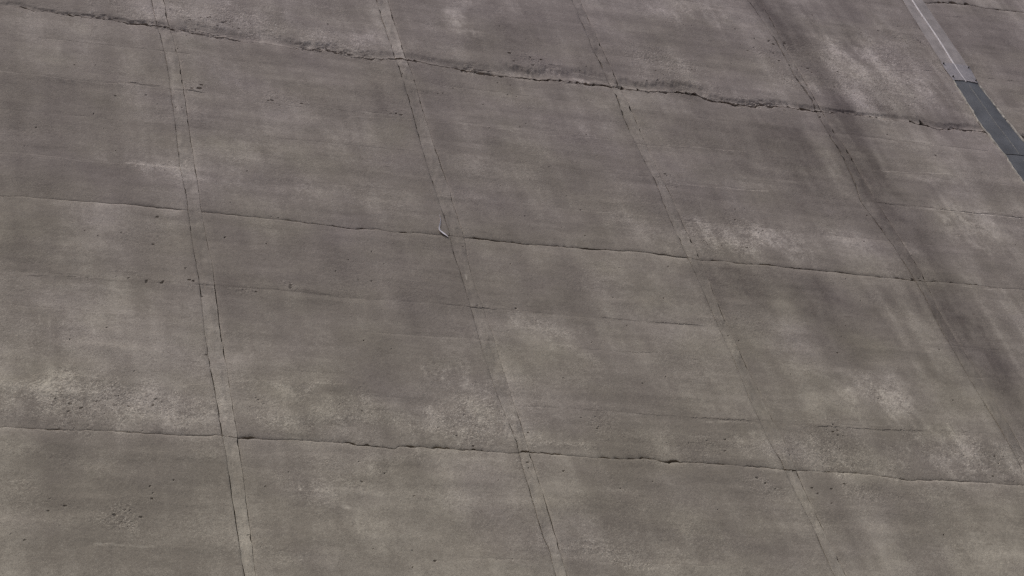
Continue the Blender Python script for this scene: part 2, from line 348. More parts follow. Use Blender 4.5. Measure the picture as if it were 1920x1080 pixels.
# nests of honeycombing and blow holes: (where, half width, half height, how many, size)
NESTS = [
 ((4.26, 65.75), 0.66, 0.23, 16, 0.07),
 ((9.00, 65.77), 0.50, 0.23, 16, 0.07),
 ((1.02, 65.99), 0.53, 0.34, 18, 0.07),
 ((0.38, 68.38), 0.32, 0.24, 6, 0.05),
 ((15.91, 71.36), 0.71, 0.43, 22, 0.07),
 ((16.44, 70.97), 1.28, 0.30, 18, 0.06),
 ((29.10, 75.06), 1.03, 0.65, 24, 0.07),
 ((31.32, 73.70), 1.03, 0.37, 16, 0.07),
 ((37.50, 77.75), 0.96, 0.69, 16, 0.06),
 ((38.45, 77.82), 0.80, 0.25, 14, 0.07),
 ((21.79, 70.91), 0.80, 0.21, 12, 0.07),
 ((22.66, 71.17), 1.08, 0.39, 14, 0.06),
 ((20.36, 63.44), 0.54, 0.30, 14, 0.06),
 ((29.78, 69.94), 2.56, 0.39, 40, 0.07),
 ((33.01, 73.23), 2.40, 1.83, 40, 0.05),
 ((25.45, 69.95), 0.82, 0.30, 20, 0.07),
 ((-2.60, 53.70), 0.72, 0.14, 16, 0.05),
 ((-2.06, 53.77), 0.73, 0.14, 12, 0.05),
 ((-0.40, 53.87), 0.22, 0.12, 6, 0.07),
 ((1.07, 53.70), 0.75, 0.17, 14, 0.05),
 ((3.10, 54.02), 0.38, 0.18, 8, 0.06),
 ((10.06, 53.68), 0.61, 0.15, 10, 0.05),
 ((11.52, 53.79), 0.52, 0.12, 8, 0.05),
 ((-3.49, 42.60), 0.63, 0.55, 24, 0.06),
 ((17.18, 47.24), 1.02, 0.67, 10, 0.07),
 ((22.34, 48.05), 1.08, 0.70, 24, 0.06),
 ((21.32, 46.47), 1.26, 0.40, 14, 0.05),
 ((20.86, 45.26), 1.24, 0.37, 14, 0.06),
 ((22.55, 45.23), 1.05, 0.37, 12, 0.05),
 ((18.71, 45.04), 0.61, 0.46, 10, 0.06),
 ((8.12, 47.19), 1.12, 0.65, 40, 0.05),
 ((1.13, 47.75), 1.05, 0.76, 30, 0.05),
 ((-4.02, 47.30), 2.67, 0.86, 60, 0.05),
 ((4.63, 45.06), 1.59, 0.49, 14, 0.05),
 ((10.61, 47.26), 0.48, 0.21, 8, 0.06),
 ((9.76, 41.72), 0.25, 0.32, 8, 0.07),
 ((9.95, 45.68), 0.37, 0.63, 10, 0.05),
 ((13.28, 47.74), 0.49, 0.67, 14, 0.05),
 ((23.11, 60.59), 1.23, 1.08, 20, 0.05),
 ((30.91, 75.32), 1.19, 0.94, 24, 0.06),
 ((35.36, 78.50), 1.90, 1.24, 14, 0.05),
 ((2.96, 71.17), 1.14, 0.50, 24, 0.06),
 ((7.36, 69.99), 0.58, 0.33, 10, 0.07),
 ((10.62, 69.93), 0.60, 0.16, 10, 0.06),
 ((28.50, 47.26), 1.36, 0.99, 24, 0.05),
 ((20.87, 58.86), 0.95, 0.86, 14, 0.05),
 ((29.57, 57.96), 0.76, 0.21, 12, 0.07),
 ((2.72, 58.04), 1.20, 0.64, 8, 0.04),
 ((4.79, 55.68), 2.00, 0.92, 12, 0.045),
 ((-2.63, 56.16), 2.25, 0.61, 12, 0.045),
 ((-5.80, 42.80), 0.92, 0.44, 10, 0.05),
 ((6.93, 44.01), 1.79, 0.60, 8, 0.045),
 ((34.94, 67.52), 1.74, 0.42, 8, 0.05),
 ((28.42, 76.41), 1.77, 1.43, 10, 0.05),
 ((-0.05, 64.53), 1.25, 0.73, 10, 0.045),
 ((-3.39, 66.79), 2.49, 1.13, 14, 0.04),
 ((13.33, 69.15), 1.47, 0.41, 10, 0.05),
 ((29.27, 74.73), 1.47, 1.02, 40, 0.05),
 ((32.44, 71.77), 2.65, 0.98, 40, 0.05),
 ((22.90, 72.00), 1.64, 0.61, 30, 0.05),
 ((35.17, 71.42), 1.80, 0.62, 24, 0.05),
 ((2.93, 70.96), 1.82, 0.50, 30, 0.05),
]
HOLES = [((-1.32, 57.40), 0.16), ((-2.66, 56.25), 0.08), ((-3.95, 56.18), 0.06), ((-6.57, 55.65), 0.06), ((-0.14, 53.07), 0.11), ((-0.36, 53.87), 0.14), ((0.15, 64.46), 0.08), ((0.44, 67.81), 0.08), ((10.15, 57.29), 0.11), ((6.46, 56.49), 0.07), ((5.47, 55.86), 0.07), ((5.68, 55.80), 0.06), ((6.83, 55.83), 0.08), ((6.30, 53.15), 0.07), ((5.33, 51.38), 0.1), ((6.25, 51.03), 0.07), ((2.53, 56.41), 0.07), ((5.95, 41.17), 0.14), ((5.29, 41.58), 0.09), ((1.81, 44.75), 0.07), ((3.41, 45.17), 0.06), ((2.97, 44.38), 0.06), ((8.83, 44.83), 0.08), ((11.24, 45.41), 0.12), ((14.40, 45.10), 0.09), ((13.12, 44.72), 0.07), ((16.45, 43.92), 0.08), ((18.69, 45.32), 0.14), ((16.35, 47.13), 0.09), ((17.11, 47.34), 0.09), ((15.50, 47.09), 0.07), ((24.37, 52.75), 0.1), ((26.70, 56.15), 0.07), ((23.83, 56.36), 0.06), ((29.14, 53.40), 0.09), ((36.28, 61.03), 0.09), ((20.99, 44.49), 0.1), ((18.99, 45.06), 0.09), ((26.06, 45.59), 0.08), ((25.92, 43.05), 0.08), ((16.39, 56.82), 0.09), ((18.56, 57.17), 0.12), ((15.78, 53.41), 0.08), ((16.47, 53.43), 0.08), ((19.89, 53.26), 0.08), ((20.27, 53.05), 0.1), ((16.93, 50.46), 0.07), ((16.48, 50.79), 0.06), ((15.32, 61.28), 0.08), ((15.73, 60.43), 0.08), ((17.47, 64.41), 0.08), ((22.94, 65.37), 0.08), ((14.37, 65.83), 0.08), ((24.78, 72.18), 0.08), ((23.41, 74.43), 0.07), ((11.95, 68.22), 0.09), ((11.14, 67.66), 0.07), ((-2.93, 62.57), 0.08), ((-1.03, 63.59), 0.06), ((-2.56, 61.17), 0.06), ((5.55, 63.79), 0.05), ((-5.65, 42.65), 0.1), ((-6.36, 41.41), 0.09), ((-6.74, 41.60), 0.07), ((29.39, 49.39), 0.07), ((22.60, 48.63), 0.12), ((22.08, 46.13), 0.1), ((24.37, 46.01), 0.1), ((20.04, 46.04), 0.12), ((15.32, 46.13), 0.16), ((26.17, 63.65), 0.06), ((4.05, 41.57), 0.06), ((0.57, 41.55), 0.08), ((8.50, 41.32), 0.09), ((10.60, 40.79), 0.07), ((13.14, 41.35), 0.08), ((12.60, 41.74), 0.07), ((-2.57, 43.32), 0.1), ((-3.25, 42.68), 0.08)]
# hair cracks and scratches, with ledge light and shade painted on form lines (points, half width, lightness)
MARKS = [
 ([(2.08, 44.30), (2.08, 43.95)], 0.05, 0.9),
 ([(9.90, 55.58), (9.89, 55.33)], 0.04, 0.9),
 ([(-5.65, 51.50), (-5.60, 51.02)], 0.04, 0.4),
 ([(-3.95, 51.26), (-3.89, 50.76)], 0.04, 0.35),
 ([(-5.31, 51.54), (-5.32, 50.21)], 0.04, 0.2),
 ([(16.44, 47.51), (17.11, 47.53)], 0.05, 0.4),
 ([(17.30, 48.28), (18.27, 48.36)], 0.06, 0.4),
 ([(-4.30, 41.38), (-3.57, 41.36), (-2.61, 41.32)], 0.06, 0.35),  # lit ledge painted as a pale line
 ([(1.91, 46.30), (3.06, 46.34)], 0.06, 0.4),
 ([(3.39, 43.33), (3.51, 43.30)], 0.1, 0.6),
 ([(24.95, 47.95), (25.25, 47.86), (25.35, 47.50)], 0.07, 0.5),
 ([(32.02, 57.76), (32.90, 57.69), (33.53, 57.67)], 0.05, 0.4),
 ([(37.17, 63.45), (31.69, 63.07)], 0.05, 0.25),
 ([(-5.77, 57.92), (-4.99, 57.92)], 0.05, 0.3),
 ([(29.57, 57.96), (29.65, 57.87)], 0.08, 0.4),
 ([(-2.89, 57.94), (-2.13, 57.99)], 0.05, 0.3),
 ([(30.44, 60.50), (30.42, 60.21)], 0.12, 0.6),
 ([(14.39, 42.05), (14.39, 41.82)], 0.05, 0.2),
 ([(17.47, 65.91), (17.44, 65.67)], 0.05, 0.5),
 ([(17.77, 65.92), (17.76, 65.69)], 0.05, 0.5),
 ([(13.12, 65.95), (13.10, 65.64)], 0.05, 0.4),
 ([(33.53, 55.98), (29.50, 55.45)], 0.03, 0.1),
 ([(25.52, 55.02), (25.93, 55.04)], 0.04, -0.5),
 ([(25.75, 42.91), (26.07, 42.90), (26.73, 42.91)], 0.05, -0.4),
 ([(28.70, 49.48), (28.94, 49.50)], 0.04, -0.4),
 ([(20.01, 50.70), (20.08, 48.99)], 0.05, 0.15),
 ([(9.63, 64.28), (10.23, 64.39)], 0.035, -0.7),
 ([(19.52, 64.32), (20.10, 64.38)], 0.035, -0.7),
 ([(16.65, 70.80), (17.63, 70.67), (19.45, 70.55)], 0.1, 0.3),
 ([(21.47, 70.97), (22.84, 70.91), (24.00, 70.63)], 0.1, 0.28),
 ([(1.28, 71.11), (2.47, 70.85), (3.79, 70.62), (6.52, 70.54)], 0.12, 0.22),
 ([(11.65, 65.59), (13.96, 65.49)], 0.05, 0.25),  # pale lines: light on the form ledges, painted into the tone
 ([(-6.64, 65.62), (-2.85, 65.54)], 0.05, 0.22),
 ([(31.13, 65.64), (35.14, 66.03)], 0.05, 0.3),
 ([(20.21, 62.94), (24.99, 63.19)], 0.05, 0.3),
 ([(-6.73, 60.21), (-3.90, 60.31), (-0.98, 60.54)], 0.07, 0.22),
 ([(20.82, 65.81), (24.91, 65.96)], 0.05, 0.2),
 ([(-6.84, 53.46), (-2.97, 53.62), (-0.04, 53.77), (4.51, 53.78)], 0.05, -0.2),  # dark lines: shade under the overhanging forms, painted into the tone
 ([(12.76, 48.58), (18.21, 48.49), (26.42, 48.60)], 0.05, -0.2),
 ([(8.86, 53.78), (10.68, 53.69), (15.81, 53.75), (18.86, 53.73)], 0.05, -0.2),
 ([(30.16, 63.22), (37.81, 63.31)], 0.05, -0.35),
 ([(31.69, 63.07), (37.73, 63.14)], 0.05, 0.3),
 ([(30.68, 79.87), (31.03, 76.29), (31.08, 73.29), (31.19, 70.21), (30.97, 66.82), (30.97, 64.43), (30.93, 61.75), (31.01, 58.85), (31.16, 56.28), (31.26, 53.18), (31.23, 50.99), (31.04, 49.18)], 1.1, -0.46),
 ([(30.68, 79.87), (31.03, 76.29), (31.08, 73.29), (31.19, 70.21)], 0.9, -0.4),
]
# long spalled hollow just above the upper day joint: (x from, x to, height, depth)
HOLLOW = [(0.74, 7.35, .75, .16), (7.35, 15.16, .55, .09), (14.80, 19.69, 1.05, .20), (20.07, 24.40, .85, .17), (24.38, 34.61, .40, .10), (-6.56, 0.41, .30, .07), (34.61, 38.98, .45, .10)]
# faint pour lines between the forms, all the way along
POUR = np.array([41.35, 48.60, 51.88, 53.74, 60.45, 63.18, 65.66, 68.35, 72.60, 75.00, 78.60])
LIGHT_GAIN, DARK_GAIN = 1.0, 1.1
FRAME = np.array([(-7.36, 72.15), (50.55, 87.02), (27.72, 40.45), (-7.65, 39.22)])

rng = np.random.RandomState(5)
holes = [(x, z, r*0.23, 0.75) for (x, z), r in HOLES]
for (cx, cz), a, b, n, sz in NESTS:
    for _ in range(int(n*0.36)):
        q = rng.randn(2)*0.5
        holes.append((cx+q[0]*a, cz+q[1]*b, sz*(0.18+0.36*rng.rand()**2), -0.5-0.6*rng.rand()))
for _ in range(260):
    holes.append((-8+58*rng.rand(), 38+46*rng.rand(), 0.010+0.016*rng.rand()**2, 0.5+0.6*rng.rand()))
HOLE = np.array(holes)
HOLE = HOLE[np.argsort(HOLE[:, 0])]

def seg_dist(x, z, pts):
    """height above a polyline that runs along x, and the mask of its span"""
    a = np.array(sorted(pts)); zz = np.interp(x, a[:, 0], a[:, 1])
    m = smooth(a[0, 0]-.25, a[0, 0]+.25, x)*(1-smooth(a[-1, 0]-.25, a[-1, 0]+.25, x))
    return z-zz, m

def line_dist(x, z, pts):
    d = np.full(x.shape, 9.0)
    for (ax, az), (bx, bz) in zip(pts[:-1], pts[1:]):
        vx, vz = bx-ax, bz-az; L = vx*vx+vz*vz+1e-9
        t = np.clip(((x-ax)*vx+(z-az)*vz)/L, 0, 1)
        d = np.minimum(d, np.hypot(x-ax-t*vx, z-az-t*vz))
    return d

def weather(x, z, off=0.0):
    """lightness (stops), warmth and roughness over the face"""
    wx = x+0.30*fbm(x*0.9, z*0.9, 201, 3); wz = z+0.40*fbm(x*0.8, z*0.8, 205, 3)
    bi = np.searchsorted(POUR, z+0.03*vnoise(x*2.0, x*0, 257)+0.02*vnoise(x*7.0, x*0, 258)).astype(float)
    so = off+0.61*bi                                            # streaks start and stop at the pour lines
    tone = 0.12*fbm(x*0.22, z*0.22, 210, 4)+0.05*sfbm(x*0.14, z*0.9+off, 220, 4)
    tone += 0.10*sfbm(x*0.75+off, z*0.09+off, 230, 4)+0.06*sfbm(x*1.1+so*3, z*0.12+so, 232, 3)
    tone += 0.085*fbm(x*1.3, z*1.3, 240, 4)+0.022*sfbm(x*0.5, z*5.0, 243, 3)
    tone += (0.02+0.03*smooth(54, 64, z))*sfbm(x*3.6+so, z*0.22+so, 234, 3)
    blk = vnoise(x*0.42+so*5.3, z*0.15+so, 246); tone += 0.055*(smooth(-0.12, 0.12, blk)-0.5)*2
    # dribbles that run down the face and stop
    gate = smooth(0.0, 0.9, fbm(x*0.35, z*0.3, 250, 3))
    tone += (0.5+smooth(20.0, 34.0, x))*gate*0.13*sfbm(x*2.2+off, z*0.15, 255, 3)
    # each form of a lift dried to its own shade
    tone += 0.065*(np.modf(np.sin(bi*12.9898+off*7.0)*437.585)[0])
    rough = 0.10+0.12*np.clip(fbm(x*0.4, z*0.5, 260, 3), 0, 1.5)
    fray = 0.30*vnoise(x*1.3, z*0.8, 270)+0.22*vnoise(x*3.3, z*0.9, 271)+0.16*vnoise(x*7.0, z*4.0, 272)
    mod_l = np.clip(0.80+0.50*sfbm(x*1.8, z*0.5, 275, 3)+0.34*fbm(x*3.5, z*3.5, 276, 3)+0.40*fbm(x*10.0, z*8.0, 277, 2), 0, 2.1)
    mod_d = np.clip(0.95+0.20*sfbm(x*1.6, z*0.25, 279, 3)+0.15*fbm(x*3, z*3, 278, 3), 0.2, 1.6)
    for (cx, cz), a, b, amt, rg in PATCH:
        sel = (np.abs(wx-cx) < 1.8*a) & (np.abs(wz-cz) < 1.8*b)
        if not sel.any(): continue
        q = np.sqrt(((wx[sel]-cx)/a)**2+((wz[sel]-cz)/b)**2)
        m = 1-(smooth(0.05, 1.25, q+fray[sel]) if amt > 0 else smooth(0.0, 1.45, q+0.6*fray[sel]))
        tone[sel] += LIGHT_GAIN*amt*m*mod_l[sel] if amt > 0 else DARK_GAIN*amt*m*mod_d[sel]
        rough[sel] = np.maximum(rough[sel], rg*m)
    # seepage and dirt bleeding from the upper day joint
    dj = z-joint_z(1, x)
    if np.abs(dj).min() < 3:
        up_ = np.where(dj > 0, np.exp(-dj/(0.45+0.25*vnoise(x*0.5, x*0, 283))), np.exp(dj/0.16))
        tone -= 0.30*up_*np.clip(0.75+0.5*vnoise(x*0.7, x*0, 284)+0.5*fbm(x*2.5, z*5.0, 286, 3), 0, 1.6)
    for pts, w, amt in MARKS:
        e_ = 0.2+1.4*w; bx0 = min(p[0] for p in pts)-e_; bx1 = max(p[0] for p in pts)+e_; bz0 = min(p[1] for p in pts)-e_; bz1 = max(p[1] for p in pts)+e_
        sel = (x > bx0) & (x < bx1) & (z > bz0) & (z < bz1)
        if sel.any():
            d = line_dist(x[sel], z[sel], pts)
            tone[sel] += amt*(1-smooth(w*0.2, w*1.3, d))*np.clip(0.7+(0.6*vnoise(x[sel]*4, z[sel]*4, 281) if w < 0.3 else 0.45*sfbm(x[sel]*1.2, z[sel]*0.25, 282, 4)), 0, 1.4)
    warm = 0.55*fbm(x*0.35, z*0.45, 295, 4)-0.085*(z-61.0)
    return tone, warm, rough

def relief(x, z, rough):
    h = 0.030*fbm(x*0.28, z*0.3, 301, 3)+0.006*sfbm(x*0.30, z*1.9, 305, 2)
    h += (0.0008+0.0045*rough)*fbm(x*15.0, z*13.0, 315, 2)+0.002*rough*fbm(x*5.0, z*5.0, 318, 2)
    for pts, kind, step in FORMS:
        if max(p[0] for p in pts) < x.min() or min(p[0] for p in pts) > x.max() or max(p[1] for p in pts) < z.min()-3 or min(p[1] for p in pts) > z.max()+3: continue
        d, m = seg_dist(x, z, pts)
        br = np.clip(0.5+0.8*vnoise(x*1.4, x*0+step*100, 320)+0.5*vnoise(x*5.0, x*0, 321), 0.0, 1.5)*m
        d = d+0.03*vnoise(x*3.0, x*0+4.4, 322)+0.03*vnoise(x*9.0, z*9, 323)
        if kind > 0: h += 0.24*step*br*np.where(d > 0, np.exp(-d/0.7), 0.0)
        else: h += 0.30*step*br*np.where(d < 0, np.exp(d/0.7), 0.0)
    for i, zp in enumerate(POUR):
        if zp < z.min()-1 or zp > z.max()+1: continue
        d = z-zp-0.05*vnoise(x*0.35, x*0+i, 326)-0.03*vnoise(x*2.0, x*0+i, 327)
        br = np.clip(0.25+0.8*vnoise(x*0.5, x*0+i, 328)+0.5*vnoise(x*4.0, x*0+i, 329), 0, 1.2)
        h += br*0.005*(np.where(d > 0, np.exp(-d/0.3), 0.0) if i % 2 else np.where(d < 0, np.exp(d/0.3), 0.0))-br*0.005*np.exp(-(d/0.05)**2)
    zj = joint_z(1, x); d = z-zj
    if d.min() < 1.5:                                           # crumbling lip along the upper day joint
        lip = np.where(d > 0, np.exp(-d/(0.14+0.10*vnoise(x*0.6, x*0, 334))), np.exp(d/0.08))*np.clip(0.55+0.7*vnoise(x*0.45, x*0, 335), 0, 1.2)
        h -= lip*(0.13-0.03*smooth(16, 24, x))*np.clip(fbm(x*4.5, z*9.0, 336, 3)+0.1, 0, 1.2)
    if d.min() < 2:
        hol = 0
        for a, b, ht, dp in HOLLOW:
            m = smooth(a-.3, a+.3, x)*(1-smooth(b-.3, b+.3, x))
            ht2 = ht*(1+0.28*vnoise(x*0.7, x*0, 330)+0.10*vnoise(x*3.3, x*0, 331)+0.08*vnoise(x*9, z*5, 332))
            hol = np.maximum(hol, 0.40*m*dp*np.where(d > -0.02, smooth(ht2*1.25, ht2*0.55, d)*smooth(0.0, 0.45*ht2, d), 0))
        h = h-hol
    mid = (x.shape[0]//2, x.shape[1]//2); xr, zr = x[mid[0]], z[:, mid[1]]
    for hx, hz, r, dp in HOLE[(HOLE[:, 0] > x.min()-.3) & (HOLE[:, 0] < x.max()+.3) & (HOLE[:, 1] > z.min()-.3) & (HOLE[:, 1] < z.max()+.3)]:
        js = np.searchsorted(xr, [hx-.6, hx+.6]); is_ = np.searchsorted(zr, [hz-.7, hz+.7])
        if js[1] > js[0] and is_[1] > is_[0]:
            sl_ = (slice(is_[0], is_[1]), slice(js[0], js[1]))
            q = ((x[sl_]-hx)/((1.2 if dp > 0 else 2.0)*r))**2+((z[sl_]-hz)/r)**2
            h[sl_] -= 2.4*r*abs(dp)*np.exp(-q*q)
    return h

# ------------------------------------------------------------------ materials
def new_mat(name, rough=0.9):
    m = bpy.data.materials.new(name); m.use_nodes = True
    b = m.node_tree.nodes['Principled BSDF']; b.inputs['Roughness'].default_value = rough
    b.inputs['Specular IOR Level'].default_value = 0.25
    return m, m.node_tree, b

def concrete(name, dark, base, light, grain=1.0):
    m, nt, b = new_mat(name, 0.92); N, L = nt.nodes, nt.links
    at = N.new('ShaderNodeAttribute'); at.attribute_name = 'weathering'
    sep = N.new('ShaderNodeSeparateColor'); L.new(at.outputs['Color'], sep.inputs[0])
    geo = N.new('ShaderNodeNewGeometry')
    def noise(scale, detail, rg=0.6, stretch=None):
        n = N.new('ShaderNodeTexNoise'); n.inputs['Scale'].default_value = scale; n.inputs['Detail'].default_value = detail; n.inputs['Roughness'].default_value = rg
        if stretch:
            mp = N.new('ShaderNodeMapping'); mp.inputs['Scale'].default_value = stretch; L.new(geo.outputs['Position'], mp.inputs[0]); L.new(mp.outputs[0], n.inputs['Vector'])
        else: L.new(geo.outputs['Position'], n.inputs['Vector'])
        return n.outputs['Fac']
    n1 = noise(4.0, 7.0, 0.7); n2 = noise(30.0, 2.0); n3 = noise(21.0, 1.5); n4 = noise(1.0, 5.0, 0.65, (1.2, 1.0, 9.0))
    def fleck(src, lo, hi):
        q = N.new('ShaderNodeMapRange'); q.interpolation_type = 'SMOOTHSTEP'; q.inputs['From Min'].default_value = lo; q.inputs['From Max'].default_value = hi; L.new(src, q.inputs['Value']); return q.outputs[0]
    def math_(op, a, c):
        q = N.new('ShaderNodeMath'); q.operation = op
        for i, v in enumerate((a, c)):
            if isinstance(v, (int, float)): q.inputs[i].default_value = v
            else: L.new(v, q.inputs[i])
        return q.outputs[0]
    cen = lambda n, k: math_('MULTIPLY', math_('SUBTRACT', n, 0.5), k*grain)
    g = math_('ADD', math_('ADD', cen(n1, 0.44), cen(n2, 0.40)), cen(n4, 0.13))
    # pale and dark grains of stone where the skin has worn away
    pale = math_('MULTIPLY', fleck(n3, 0.55, 0.64), math_('ADD', math_('MULTIPLY', sep.outputs[2], 0.46), 0.04))
    dark_ = math_('MULTIPLY', fleck(n2, 0.44, 0.34), math_('ADD', math_('MULTIPLY', sep.outputs[2], 0.42), 0.07))
    g = math_('ADD', g, math_('SUBTRACT', pale, dark_))
    tone = math_('ADD', sep.outputs[0], g)                     # 0.5 is plain concrete
    cr = N.new('ShaderNodeValToRGB'); e = cr.color_ramp.elements
    e[0].position = 0.0; e[0].color = (*dark, 1); e[1].position = 1.0; e[1].color = (*light, 1)
    k = e.new(0.5); k.color = (*base, 1)
    L.new(tone, cr.inputs[0])
    hs = N.new('ShaderNodeMix'); hs.data_type = 'RGBA'; hs.blend_type = 'MULTIPLY'; hs.inputs[0].default_value = 1.0
    wr = N.new('ShaderNodeValToRGB'); w = wr.color_ramp.elements
    w[0].position = 0.0; w[0].color = (1.0, 0.968, 0.985, 1); w[1].position = 1.0; w[1].color = (1.0, 1.0, 0.875, 1)
    L.new(sep.outputs[1], wr.inputs[0]); L.new(cr.outputs[0], hs.inputs[6]); L.new(wr.outputs[0], hs.inputs[7])
    L.new(hs.outputs[2], b.inputs['Base Color'])
    bp = N.new('ShaderNodeBump'); bp.inputs['Strength'].default_value = 0.12; bp.inputs['Distance'].default_value = 0.02
    L.new(n2, bp.inputs['Height']); L.new(bp.outputs[0], b.inputs['Normal'])
    return m
M_CONC = concrete('weathered_concrete', (0.153, 0.131, 0.127), (0.302, 0.269, 0.254), (0.60, 0.550, 0.522))
M_MORT = concrete('joint_mortar', (0.156, 0.134, 0.130), (0.306, 0.274, 0.258), (0.61, 0.56, 0.53), 0.95)

def simple(name, colr, rough, var=0.15, scale=3.0, bump=0.1):
    m, nt, b = new_mat(name, rough); N, L = nt.nodes, nt.links
    geo = N.new('ShaderNodeNewGeometry'); n = N.new('ShaderNodeTexNoise'); n.inputs['Scale'].default_value = scale; n.inputs['Detail'].default_value = 6.0
    L.new(geo.outputs['Position'], n.inputs['Vector'])
    cr = N.new('ShaderNodeValToRGB'); e = cr.color_ramp.elements
    e[0].position = 0.3; e[0].color = (*[c*(1-var) for c in colr], 1); e[1].position = 0.7; e[1].color = (*[min(1, c*(1+var)) for c in colr], 1)
    L.new(n.outputs['Fac'], cr.inputs[0]); L.new(cr.outputs[0], b.inputs['Base Color'])
    bp = N.new('ShaderNodeBump'); bp.inputs['Strength'].default_value = bump; bp.inputs['Distance'].default_value = 0.03
    L.new(n.outputs['Fac'], bp.inputs['Height']); L.new(bp.outputs[0], b.inputs['Normal'])
    return m
M_SHEET = simple('dark_grey_sheet', (0.142, 0.147, 0.163), 0.65, 0.24, 0.9)
M_PALE = simple('pale_grey_sheet', (0.365, 0.33, 0.33), 0.8, 0.22, 1.6)
M_SEAM = simple('seam_grey', (0.21, 0.21, 0.215), 0.6, 0.15, 4.0)
M_BEAD = simple('white_sealant', (0.66, 0.63, 0.66), 0.6, 0.12, 2.5)
M_CLAMP = simple('worn_grey_plate', (0.36, 0.335, 0.355), 0.6, 0.15, 5.0)
M_BOLT = simple('rusty_bolt', (0.05, 0.045, 0.042), 0.6, 0.3, 20.0)
M_EDGE = simple('edge_mortar', (0.40, 0.375, 0.345), 0.9, 0.25, 4.0, 0.5)
M_WHITE = simple('white_plastic', (0.80, 0.76, 0.80), 0.55, 0.08, 6.0)
M_CORE = simple('dam_concrete', (0.27, 0.25, 0.235), 0.93, 0.2, 0.6, 0.3)
M_GROUND = simple('gravel_ground', (0.135, 0.122, 0.112), 0.95, 0.3, 0.8, 0.4)

# ------------------------------------------------------------------ mesh builders
def empty(name, loc):
    o = bpy.data.objects.new(name, None); o.location = loc; o.empty_display_size = 2.0; col.objects.link(o); return o
def link(name, me, mat, parent=None):
    me.materials.append(mat); o = bpy.data.objects.new(name, me); col.objects.link(o)
    if parent:
        o.parent = parent
    return o
def grid_mesh(name, X, Y, Z, A=None, back=0.46):
    """a relief face with its four sides turned back into the wall"""
    X = np.pad(X, 1, mode='edge'); Z = np.pad(Z, 1, mode='edge'); Y = np.pad(Y, 1, mode='edge').copy()
    Y[0, :] = back; Y[-1, :] = back; Y[:, 0] = back; Y[:, -1] = back
    m, n = X.shape; co = np.stack([X, Y, Z], -1).reshape(-1, 3).astype(np.float32)
    idx = np.arange(m*n, dtype=np.int32).reshape(m, n)
    q = np.stack([idx[:-1, :-1], idx[:-1, 1:], idx[1:, 1:], idx[1:, :-1]], -1).reshape(-1, 4)
    me = bpy.data.meshes.new(name)
    me.vertices.add(m*n); me.vertices.foreach_set('co', co.ravel())
    me.loops.add(q.size); me.loops.foreach_set('vertex_index', q.ravel())
    me.polygons.add(len(q)); me.polygons.foreach_set('loop_start', np.arange(0, q.size, 4, dtype=np.int32))
    me.update(calc_edges=True)
    if A is not None:
        A = np.stack([np.pad(a, 1, mode='edge') for a in A]+[np.ones((m, n))], -1).reshape(-1, 4).astype(np.float32)
        at = me.attributes.new('weathering', 'FLOAT_COLOR', 'POINT'); at.data.foreach_set('color', A.ravel())
    me.shade_flat()
    return me
def poly_mesh(name, verts, faces):
    me = bpy.data.meshes.new(name); me.from_pydata(verts, [], faces); me.update(); me.shade_flat(); return me
def axis(lo, hi, f0, f1, fine, coarse=0.7):
    """coordinates from lo to hi, fine between f0 and f1"""
    f0, f1 = max(lo, f0), min(hi, f1)
    if f1 <= f0: return np.linspace(lo, hi, max(3, int((hi-lo)/coarse)))
    parts = []
    if f0-lo > 1e-6: parts.append(np.linspace(lo, f0, max(2, int((f0-lo)/coarse)+1), endpoint=False))
    parts.append(np.linspace(f0, f1, max(3, int((f1-f0)/fine)+1)))
    if hi-f1 > 1e-6: parts.append(np.linspace(f1, hi, max(2, int((hi-f1)/coarse)+2))[1:])
    return np.concatenate(parts)
def in_frame(x, z):
    ok = np.ones(x.shape, bool)
    for i in range(4):
        a, b = FRAME[i], FRAME[(i+1) % 4]
        ok &= ((b[0]-a[0])*(z-a[1])-(b[1]-a[1])*(x-a[0])) <= 0
    return ok

# ------------------------------------------------------------------ ground and dam
gn = 60
gx, gy = np.meshgrid(np.linspace(-1, 1, gn), np.linspace(-1, 1, gn))
gX = np.sign(gx)*np.abs(gx)**2*900; gY = np.sign(gy)*np.abs(gy)**2*900
gZ = 0.05*fbm(gX*0.05, gY*0.05, 400, 3)
verts = [(float(a), float(b), float(c)) for a, b, c in zip(gX.ravel(), gY.ravel(), gZ.ravel())]
faces = [(i*gn+j, i*gn+j+1, (i+1)*gn+j+1, (i+1)*gn+j) for i in range(gn-1) for j in range(gn-1)]
ground = link('ground', poly_mesh('ground', verts, faces), M_GROUND); ground['kind'] = 'structure'

dam = empty('concrete_dam', (0, 0, 0)); dam['kind'] = 'thing'
dam['label'] = 'huge weathered grey concrete dam face divided into blocks by joints'; dam['category'] = 'dam'
def block_mesh(name, x0, x1, y0, y1, z0, z1):
    v = [(x0, y0, z0), (x1, y0, z0), (x1, y1, z0), (x0, y1, z0), (x0, y0, z1), (x1, y0, z1), (x1, y1, z1), (x0, y1, z1)]
    return poly_mesh(name, v, [(0, 1, 5, 4), (1, 2, 6, 5), (2, 3, 7, 6), (3, 0, 4, 7), (4, 5, 6, 7), (3, 2, 1, 0)])
link('dam_core', block_mesh('dam_core', -140, 190, 0.40, 26, -2, 128), M_CORE, dam)
link('crest_parapet', block_mesh('crest_parapet', -140, 190, -1.2, 3, 128.003, 130), M_CORE, dam)

